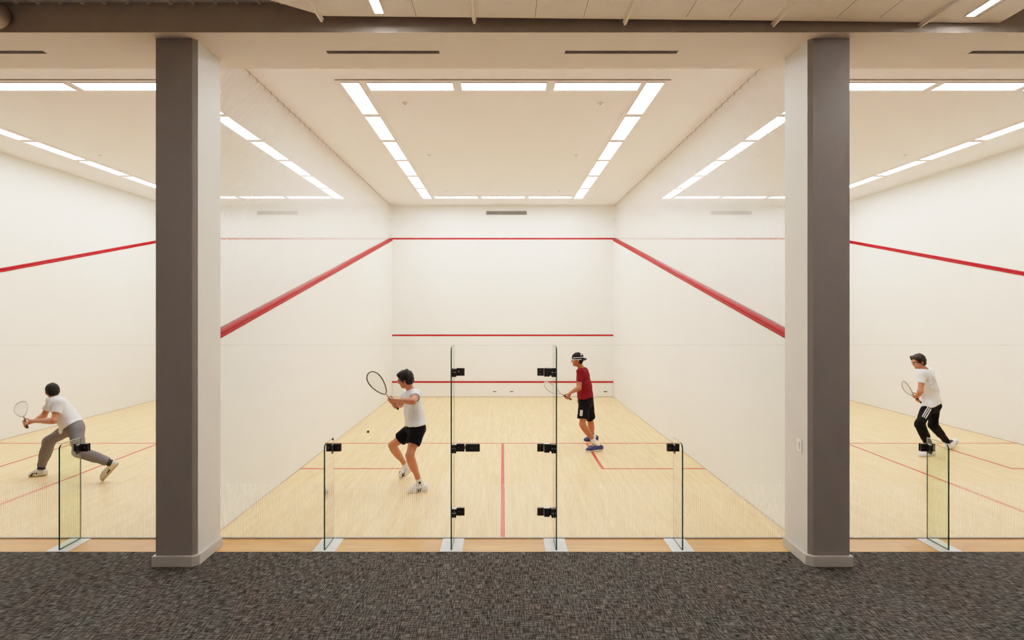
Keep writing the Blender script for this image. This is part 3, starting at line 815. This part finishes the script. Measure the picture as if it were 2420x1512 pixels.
    T.cone(pel + (shm - pel)*.45, pel - hu*.05, .115*S, .135*S, .06)
    for s in ('l', 'r'):
        sh, el = j[s+'_sh'], j[s+'_el']; dd = (el - sh).normalized(); en = sh.lerp(el, cfg.get('sleeve', .62))
        T.cone(sh, en + dd*.08, .060*S, .062*S, .04, clips=((en, dd),))
        T.cone(shm + (nb - shm)*.12, sh, .056*S, .052*S, .05)
        q_ = .062 if s == 'r' else -.062
        T.cone(pel.lerp(shm, .62) + sr*q_*.9, pel - hu*.16 + hr*q_, .100*S, cfg.get('drape', .126)*S, .05)
    T.cone(shm - su*.02, shm + (nb - shm)*.22, .070, .062, .03)
    hk = np.maximum(.04 - np.abs(T.F - (under - .011)), 0) / .04; T.F = np.minimum(T.F, under - .011) - hk*hk*.01
    T.clip(pel - hu*hem, (-hu + V(cfg.get('hemtilt', (0, 0, 0)))).normalized())
    T.wrinkle(.0030, 27, cfg.get('seed', 1))
    shirt = field_obj(T, 'shirt', cfg['shirt'], t, base, 1)
    shirt['label'] = cfg['shirt_label']
    # collar ring
    nd = (nb - shm).normalized(); nc = shm + (nb - shm)*.30 ; n1 = (sr - nd*sr.dot(nd)).normalized(); n2 = nd.cross(n1); ring = [nc + (n1*math.cos(a) + n2*math.sin(a))*.060 - base for a in [2*math.pi*k/20 for k in range(20)]]
    MB().tube(ring, .006, 6, closed=True).build('collar', cfg.get('collar', cfg['shirt']), shirt, smooth=True)
    if cfg.get('cuff_trim'):
        for s in ('l', 'r'):
            sh, el = j[s+'_sh'], j[s+'_el']; dd = (el - sh).normalized(); en = sh.lerp(el, cfg.get('sleeve', .62)); a1 = dd.orthogonal().normalized(); a2 = dd.cross(a1)
            MB().tube([en - dd*.006 + (a1*math.cos(a) + a2*math.sin(a))*.0625*S - base for a in [2*math.pi*k/20 for k in range(20)]], .004, 6, closed=True).build('cuff_trim', cfg['cuff_trim'], shirt, smooth=True)
    # ---- shoes and socks
    for s in ('l', 'r'):
        an, toe, kn = j[s+'_an'], j[s+'_toe'], j[s+'_kn']
        hl = j.get(s+'_heel')
        fd_ = (toe - hl).normalized(); up = (kn - an).normalized()
        upf = (up - fd_*up.dot(fd_)).normalized(); lat = fd_.cross(upf)
        sl_lo = [min(hl[i], toe[i], an[i]) - .1 for i in range(3)]; sl_hi = [max(hl[i], toe[i], an[i]) + .12 for i in range(3)]
        sho = Field(sl_lo, sl_hi, .005)
        hc, bc, tc = hl + fd_*.035 + upf*.045, toe - fd_*.09 + upf*.040, toe - fd_*.036 + upf*.032
        sho.cone(hc, bc, .042, .046, .02).cone(bc, tc, .046, .036, .02).cone(hc + upf*.01, an + (an - hc).normalized()*.0, .042, .046, .03, clips=((hl + upf*.105 + fd_*.02, upf),)).cone(an.lerp(bc, .3), bc, .045, .042, .03)
        sho.clip(hl + upf*.095, (upf*1.0 + fd_*.0).normalized()); sho.clip(hl + upf*.016, -upf)
        so_ = field_obj(sho, 'shoe', cfg['shoe'], t, base, 1)
        sol = Field(sl_lo, sl_hi, .005)
        sol.cone(hc - upf*.01, bc - upf*.01, .046, .051, .02).cone(bc - upf*.01, tc - upf*.01, .051, .041, .02)
        sol.clip(hl + upf*.027, upf); sol.clip(hl - upf*.003, -upf)
        field_obj(sol, 'sole', cfg.get('solem', M['sole']), so_, base, 1)
        if cfg.get('stripes'):
            for sg in (-1, 1):
                for q in range(3):
                    c = hl + fd_*(.115 + .026*q) + upf*.055
                    a_ = c + lat*sg*.048 + fd_*.014 - upf*.024; b_ = c + lat*sg*.041 - fd_*.012 + upf*.022
                    mb = MB(); w_ = fd_*.008; o_ = lat*sg*.005
                    mb.add([a_-w_-base, a_+w_-base, b_+w_-base, b_-w_-base, a_-w_+o_-base, a_+w_+o_-base, b_+w_+o_-base, b_-w_+o_-base], [(0,1,2,3),(7,6,5,4),(0,4,5,1),(1,5,6,2),(2,6,7,3),(3,7,4,0)])
                    mb.build('stripe', cfg['stripes'], so_)
        lm = MB()
        for q in range(4):
            c = toe - fd_*(.085 + .022*q) + upf*(.085 + .006*q); lm.tube([c - lat*.024 - upf*.006 - base, c + upf*.004 - base, c + lat*.024 - upf*.006 - base], .004, 5)
        lm.build('laces', M['whitemark'], so_, smooth=True)
        sk = Field(sl_lo, [sl_hi[0] + .1, sl_hi[1] + .1, sl_hi[2] + .12], .006)
        ku = (kn - an).normalized(); top = an + ku*cfg.get('sock_h', .075)
        sk.cone(an.lerp(hc, .45), an, .040, .043*S, .02).cone(an - ku*.01, top + ku*.05, .044*S, .046*S, .02, clips=((top, ku),))
        sko = field_obj(sk, 'sock', cfg.get('sock', M['sock']), t, base, 1)
        if cfg.get('sockmark') and s == 'l':
            c = an + ku*.045; cam_side = V((0.25, -1, 0)).normalized(); cs = (cam_side - ku*cam_side.dot(ku)).normalized(); cw = ku.cross(cs)
            mb = MB(); p = c + cs*.047
            mb.add([p + cw*a + ku*b2 + cs*c2 - base for c2 in (-.004, .003) for a, b2 in ((-.014, -.016), (.014, -.016), (.014, .016), (-.014, .016))], [(0,1,2,3),(7,6,5,4),(0,4,5,1),(1,5,6,2),(2,6,7,3),(3,7,4,0)])
            mb.build('mark', M['shorts'], sko)
    # ---- hair, cap, goggles
    Hf = Field(hp(0, 0, 0) - V((.24, .24, .24)), hp(0, 0, 0) + V((.24, .24, .24)), .006)
    kind = cfg['hair']
    if kind == 'bushy':
        Hf.ell(hp(0, -.018, .045), (fr_, f, fu), (.092, .104, .092), .02).ell(hp(0, -.055, -.01), (fr_, f, fu), (.080, .062, .085), .03).cone(hp(-.05, .06, .085), hp(.05, .06, .085), .03, .03, .03)
        for sg in (-1, 1): Hf.ell(hp(sg*.07, -.01, .01), (fr_, f, fu), (.02, .045, .055), .02)
        Hf.clip(hp(0, .052, .02), (f*.85 - fu*.55).normalized())
        Hf.wrinkle(.004, 70, 3)
    else:
        Hf.ell(hp(0, -.012, .034), (fr_, f, fu), (.081, .097, .091), .02).ell(hp(0, -.045, -.01), (fr_, f, fu), (.073, .058, .075), .03)
        Hf.clip(hp(0, .062, .03), (f*.85 - fu*.45).normalized()); Hf.wrinkle(.0015, 90, 3)
    field_obj(Hf, 'hair', cfg.get('hairm', M['hair']), t, base, 1)
    if cfg.get('cap'):
        K = Field(hp(0, 0, 0) - V((.25, .25, .25)), hp(0, 0, 0) + V((.25, .25, .25)), .006)
        K.ell(hp(0, -.008, .040), (fr_, f, fu), (.090, .107, .094), .01); K.clip(hp(0, 0, .030), (-fu - f*.12).normalized())
        cap = field_obj(K, 'cap', M['capblack'], t, base, 1)
        bs = cfg['cap']                                           # +1 brim in front, -1 behind
        vs = []; fs = []
        for i in range(9):
            a = -1.05 + 2.1*i/8
            for q in range(4):
                rr = .086 + .024*q; dz = .034 - .0075*q - (.006*q*abs(a)) ; 
                for th in (.003, -.003): vs.append(hp(math.sin(a)*rr*.92, bs*(math.cos(a)*rr*1.05 + .004), dz + th) - base)
        for i in range(8):
            for q in range(3):
                for th in (0, 1):
                    a0 = (i*4+q)*2 + th; b0 = ((i+1)*4+q)*2 + th; fs.append((a0, b0, b0+2, a0+2) if th == 0 else (a0+2, b0+2, b0, a0))
            fs.append(((i*4+3)*2, ((i+1)*4+3)*2, ((i+1)*4+3)*2+1, (i*4+3)*2+1))
        MB().add(vs, fs).build('brim', M['capblack'], cap, smooth=True)
        if cfg.get('capmark'):
            mb = MB()
            band = [hp(math.sin(a)*.094, math.cos(a)*.111 - .008, .044) - base for a in [2.0 + .28*k for k in range(9)]]
            mb.tube([hp(math.sin(a)*-.093, math.cos(a)*.110 - .008, .046) - base for a in [.5 + .22*k for k in range(11)]], .005, 5)
            mb.build('white_band', M['whitemark'], cap, smooth=True)
            MB().tube([hp(-.074, -.055, .075) - base, hp(-.066, -.06, .098) - base, hp(-.050, -.06, .115) - base], .007, 6).build('white_patch', M['whitemark'], cap, smooth=True)
    if cfg.get('goggles'):
        g = MB().tube([hp(math.sin(a)*.086, math.cos(a)*.104 - .004, .012) - base for a in [2*math.pi*k/28 for k in range(28)]], .005, 6, closed=True).build('goggles', cfg['goggles'], t, smooth=True)
        mb = MB()
        for sg in (-1, 1):
            mb.tube([hp(sg*(.034 + .026*math.cos(a)), .101 - .010*abs(math.cos(a)), .006 + .019*math.sin(a)) - base for a in [2*math.pi*k/16 for k in range(16)]], .0026, 5, closed=True)
        mb.build('rim', M['framepale'], g, smooth=True)
    return t, base, dict(j=j, hr=hr, hf=hf, hu=hu, sr=sr, sf=sf, su=su, pel=pel, shm=shm, lower=lower, shirt=shirt, body=body)

def jmap(ox, oy, sc, pts):
    return {k: at(ox + p[0]/sc, oy + p[1]/sc, p[2]) for k, p in pts.items()}

# player in white tee and black shorts, middle court ---------------------------------
J = jmap(840, 840, 2.48, dict(head=(292, 140, 7.52), l_sh=(356, 226, 7.40), r_sh=(302, 224, 7.70), l_el=(338, 268, 7.15), l_wr=(262, 276, 7.30),
    r_el=(264, 288, 7.72), r_wr=(246, 290, 7.45), l_hip=(366, 425, 7.44), r_hip=(344, 425, 7.62), l_kn=(318, 585, 7.26), l_an=(378, 748, 7.47),
    r_kn=(216, 526, 7.76), r_an=(300, 652, 8.05)))
J['l_toe'] = V((at(840 + 306/2.48, 0, 7.44).x, 7.40 + CAM_Y, 0.004)); J['l_heel'] = V((at(840 + 420/2.48, 0, 7.5).x, 7.52 + CAM_Y, 0.004))
J['r_toe'] = V((at(840 + 258/2.48, 0, 8.02).x, 8.02 + CAM_Y, 0.012)); J['r_heel'] = at(840 + 330/2.48, 840 + 668/2.48, 8.12)
rk, b, d = racket('squash_racket', 'teardrop racket with dark frame held up by the player in white with black shorts', at(840 + 251/2.48, 840 + 314/2.48, 7.42), at(840 + 84/2.48, 840 + 108/2.48, 7.14), (.25, -1, .3), M['frame'], M['framered'], hw=.098)
person('player in white tee and black shorts swinging a racket, left of the glass door', J, dict(face=(-.93, .10, -.28), up=(-.2, 0, 1),
    grip={'l': (b, d, .165), 'r': (b, d, .07)}, skin=M['skin'], shirt=M['tee'], shirt_label='loose white tee with dark collar', collar=M['shorts'], legs='shorts', pants=M['shorts'], hair='bushy', hairm=M['hair'], goggles=M['capblack'], cuff_trim=M['shorts'],
    shoe=M['shoe'], stripes=M['shorts'], sole=M['sole'], sock_h=.10, sockmark=True, hem=-.045, short_len=.60, sleeve=.5, seed=3))

# player in maroon ---------------------------------------------------------------------
J = jmap(1290, 800, 2.895, dict(head=(216, 145, 9.62), l_sh=(238, 226, 9.50), r_sh=(262, 222, 9.82), l_el=(226, 338, 9.42), l_wr=(172, 398, 9.36),
    r_el=(285, 318, 9.95), r_wr=(248, 385, 9.86), l_hip=(266, 425, 9.61), r_hip=(284, 425, 9.80), l_kn=(250, 585, 9.52), l_an=(338, 712, 9.64),
    r_kn=(306, 575, 10.02), r_an=(320, 664, 10.36)))
J['l_toe'] = V((at(1290 + 272/2.895, 0, 9.58).x, 9.56 + CAM_Y, .004)); J['l_heel'] = V((at(1290 + 388/2.895, 0, 9.66).x, 9.68 + CAM_Y, .004))
J['r_toe'] = V((at(1290 + 256/2.895, 0, 10.36).x, 10.36 + CAM_Y, .004)); J['r_heel'] = V((at(1290 + 350/2.895, 0, 10.45).x, 10.46 + CAM_Y, .012))
rk, b, d = racket('squash_racket', 'racket with pale frame held low by the player in maroon, behind the glass', at(1290 + 172/2.895, 800 + 416/2.895, 9.40), at(1290 + 22/2.895, 800 + 330/2.895, 9.10), (.15, -.75, .65), M['framepale'], M['framered'])
t3, base3, q = person('player in maroon tee, black shorts and backward cap standing right of the glass door', J, dict(face=(-1, -.02, -.06), grip={'l': (b, d, .10)},
    skin=M['skin_b'], shirt=M['maroon'], shirt_label='maroon tee', legs='shorts', pants=M['shorts'], hair='short', cap=-1, capmark=True, goggles=M['whitemark'],
    shoe=M['blueshoe'], sock_h=.11, hem=-.085, short_len=.78, sleeve=.62, seed=5))
hip, kn = q['j']['l_hip'], q['j']['l_kn']; dd = (kn - hip).normalized(); c = hip.lerp(kn, .55); n = (V((-.25, -1, 0)) - dd*V((-.25, -1, 0)).dot(dd)).normalized(); w = dd.cross(n)
for k in range(4):
    mb = MB(); p = c + n*.098 + w*(-.018 + .012*k) + w*.03
    mb.add([p + w*a + dd*b2 + n*c2 - base3 for c2 in (-.004, .008) for a, b2 in ((-.004, -.05), (.004, -.05), (.004, .05), (-.004, .05))], [(0,1,2,3),(7,6,5,4),(0,4,5,1),(1,5,6,2),(2,6,7,3),(3,7,4,0)])
    mb.build('label_bar', M['whitemark'], q['lower'])

# player in white tee and black trousers, right court ------------------------------------
J = jmap(2080, 800, 2.713, dict(head=(246, 148, 9.30), l_sh=(270, 222, 9.20), r_sh=(312, 208, 9.50), l_el=(258, 338, 9.14), l_wr=(214, 350, 9.10),
    r_el=(272, 335, 9.55), r_wr=(240, 378, 9.3), l_hip=(318, 425, 9.32), r_hip=(346, 425, 9.50), l_kn=(252, 545, 9.16), l_an=(322, 705, 9.32),
    r_kn=(338, 555, 9.50), r_an=(432, 664, 9.78)))
J['l_toe'] = V((at(2080 + 246/2.713, 0, 9.27).x, 9.25 + CAM_Y, .004)); J['l_heel'] = V((at(2080 + 350/2.713, 0, 9.34).x, 9.36 + CAM_Y, .004))
J['r_toe'] = V((at(2080 + 436/2.713, 0, 9.7).x, 9.72 + CAM_Y, .006)); J['r_heel'] = at(2080 + 492/2.713, 800 + 672/2.713, 9.95)
rk, b, d = racket('squash_racket', 'racket with pale strings held up by the player in black trousers', at(2080 + 262/2.713, 800 + 410/2.713, 9.30), at(2080 + 106/2.713, 800 + 254/2.713, 8.98), (.35, -1, .35), M['framepale'], M['frame'])
t4, base4, q = person('player in white tee and black trousers crouching with a racket in the right court', J, dict(face=(-.95, -.05, -.25), up=(-.15, 0, 1), grip={'l': (b, d, .235), 'r': (b, d, .09)},
    skin=M['skin'], shirt=M['tee'], shirt_label='white tee with faint grey print on the back', legs='trousers', pants=M['shorts'], cuff=.93, hair='bushy', hairm=M['hairb'], goggles=M['capblack'],
    shoe=M['shoe'], stripes=M['greyprint'], sock=M['darksock'], hem=-.05, sleeve=.55, seed=9))
hip, kn = q['j']['l_hip'], q['j']['l_kn']; dd = (kn - hip).normalized(); n = (V((-.65, -1, 0)) - dd*V((-.65, -1, 0)).dot(dd)).normalized(); w = dd.cross(n)
for k in range(3):
    mb = MB(); pts = [hip.lerp(kn, .30 + .48*i/6) + n*(.102 - .034*(.30 + .48*i/6)) + w*(.026*(k - 1)) - base4 for i in range(7)]
    mb.tube(pts, .007, 6).build('side_stripe', M['whitemark'], q['lower'], smooth=True)
# faint print on the back of the tee, laid on the cloth
from mathutils.bvhtree import BVHTree
sh_ = q['shirt'].data; bvh = BVHTree.FromPolygons([v.co + base4 for v in sh_.vertices], [list(p.vertices) for p in sh_.polygons])
eye_pt = V((0, CAM_Y, CAM_H))
def on_shirt(px, py):
    d_ = (at(px, py, 5) - eye_pt).normalized(); hit = bvh.ray_cast(eye_pt, d_)
    return (hit[0] - d_*.001) if hit[0] is not None else None
mb = MB()
for pl in ([(2201, 887), (2206, 893), (2210, 900), (2213, 908), (2216, 916), (2218, 924)], [(2196, 907), (2202, 910), (2207, 907), (2210, 912), (2206, 918), (2209, 924)], [(2203, 897), (2207, 902), (2204, 906)]):
    pp = [p for p in (on_shirt(*c) for c in pl) if p is not None]
    if len(pp) > 1: mb.tube([p - base4 for p in pp], .006, 6)
if mb.v: mb.build('back_print', M['greyprint'], q['shirt'], smooth=True)

# player in white tee and grey trousers, left court -----------------------------------------
J = jmap(0, 880, 1.886, dict(head=(234, 84, 7.92), l_sh=(264, 134, 7.76), r_sh=(232, 122, 8.06), l_el=(240, 216, 7.64), l_wr=(150, 238, 7.74),
    r_el=(196, 192, 8.14), r_wr=(135, 222, 7.95), l_hip=(340, 248, 7.84), r_hip=(318, 246, 8.02), r_kn=(220, 305, 8.12), r_an=(184, 422, 8.20),
    l_kn=(352, 352, 7.66), l_an=(490, 402, 7.82)))
J['r_toe'] = V((at(134/1.886, 0, 8.16).x, 8.14 + CAM_Y, .004)); J['r_heel'] = V((at(206/1.886, 0, 8.2).x, 8.22 + CAM_Y, .004))
J['l_toe'] = V((at(456/1.886, 0, 7.9).x, 7.92 + CAM_Y, .010)); J['l_heel'] = at(530/1.886, 880 + 408/1.886, 7.86)
rk, b, d = racket('squash_racket', 'racket with dark shaft stretched out by the lunging player in grey trousers', at(122/1.886, 880 + 246/1.886, 7.80), at(84/1.886, 880 + 128/1.886, 8.22), (.5, -1, .2), M['framepale'], M['frame'])
person('player in white tee and grey trousers lunging to the left in the left court', J, dict(face=(-.72, .62, -.25), up=(-.3, .1, 1), grip={'l': (b, d, .06), 'r': (b, d, .14)},
    skin=M['skin'], shirt=M['tee'], shirt_label='white tee', legs='trousers', pants=M['greypant'], cuff=.93, loose=1.08, hair='short', hairm=M['hair'],
    shoe=M['shoetan'], solem=M['gum'], stripes=M['capblack'], sock=M['darksock'], hem=-.035, sleeve=.58, seed=12))

# ball in the air ----------------------------------------------------------------------------
p = at(870, 1020, 8.3)
tag(MB().sphere((0, 0, 0), .021, 10).build('squash_ball', M['rubber'], smooth=True), 'small dark squash ball in the air, left of the player with the dark racket', 'ball').location = p

# ------------------------------------------------------------------ world, camera, colour
w = bpy.data.worlds.new('World'); bpy.context.scene.world = w; w.use_nodes = True
w.node_tree.nodes['Background'].inputs[0].default_value = (0.05, 0.05, 0.05, 1)
cam = bpy.data.cameras.new('Camera'); co = bpy.data.objects.new('Camera', cam); C.objects.link(co)
co.location = (0, CAM_Y, CAM_H); co.rotation_euler = (math.radians(90), 0, 0)
cam.sensor_width = 36.0; cam.lens = F_PX / 2420 * 36.0
cam.shift_x = (1210 - CX) / 2420; cam.shift_y = (CY - 756) / 2420
cam.clip_start = .05
sc = bpy.context.scene; sc.camera = co
sc.view_settings.view_transform = 'Standard'; sc.view_settings.look = 'None'; sc.view_settings.exposure = 0.0; sc.view_settings.gamma = 1.0
vs_ = sc.view_settings; vs_.use_curve_mapping = True; cm = vs_.curve_mapping     # soft film shoulder
cm.white_level = (2.5, 2.5, 2.5)
cu = cm.curves[3]
cu.points[0].location = (0, 0); cu.points[1].location = (1, 1)
for x, y in ((.016, .105), (.04, .24), (.08, .40), (.18, .665), (.33, .85), (.6, .955)): cu.points.new(x, y)
cm.update()
cy = sc.cycles
cy.max_bounces = 6; cy.diffuse_bounces = 4; cy.glossy_bounces = 3; cy.transparent_max_bounces = 16; cy.caustics_reflective = False; cy.caustics_refractive = False
cy.use_light_tree = False; cy.sample_clamp_indirect = 6
cy.use_denoising = True; cy.denoising_prefilter = 'FAST'; cy.denoising_quality = 'BALANCED'
cy.use_adaptive_sampling = True; cy.adaptive_threshold = 0.15; cy.adaptive_min_samples = 12
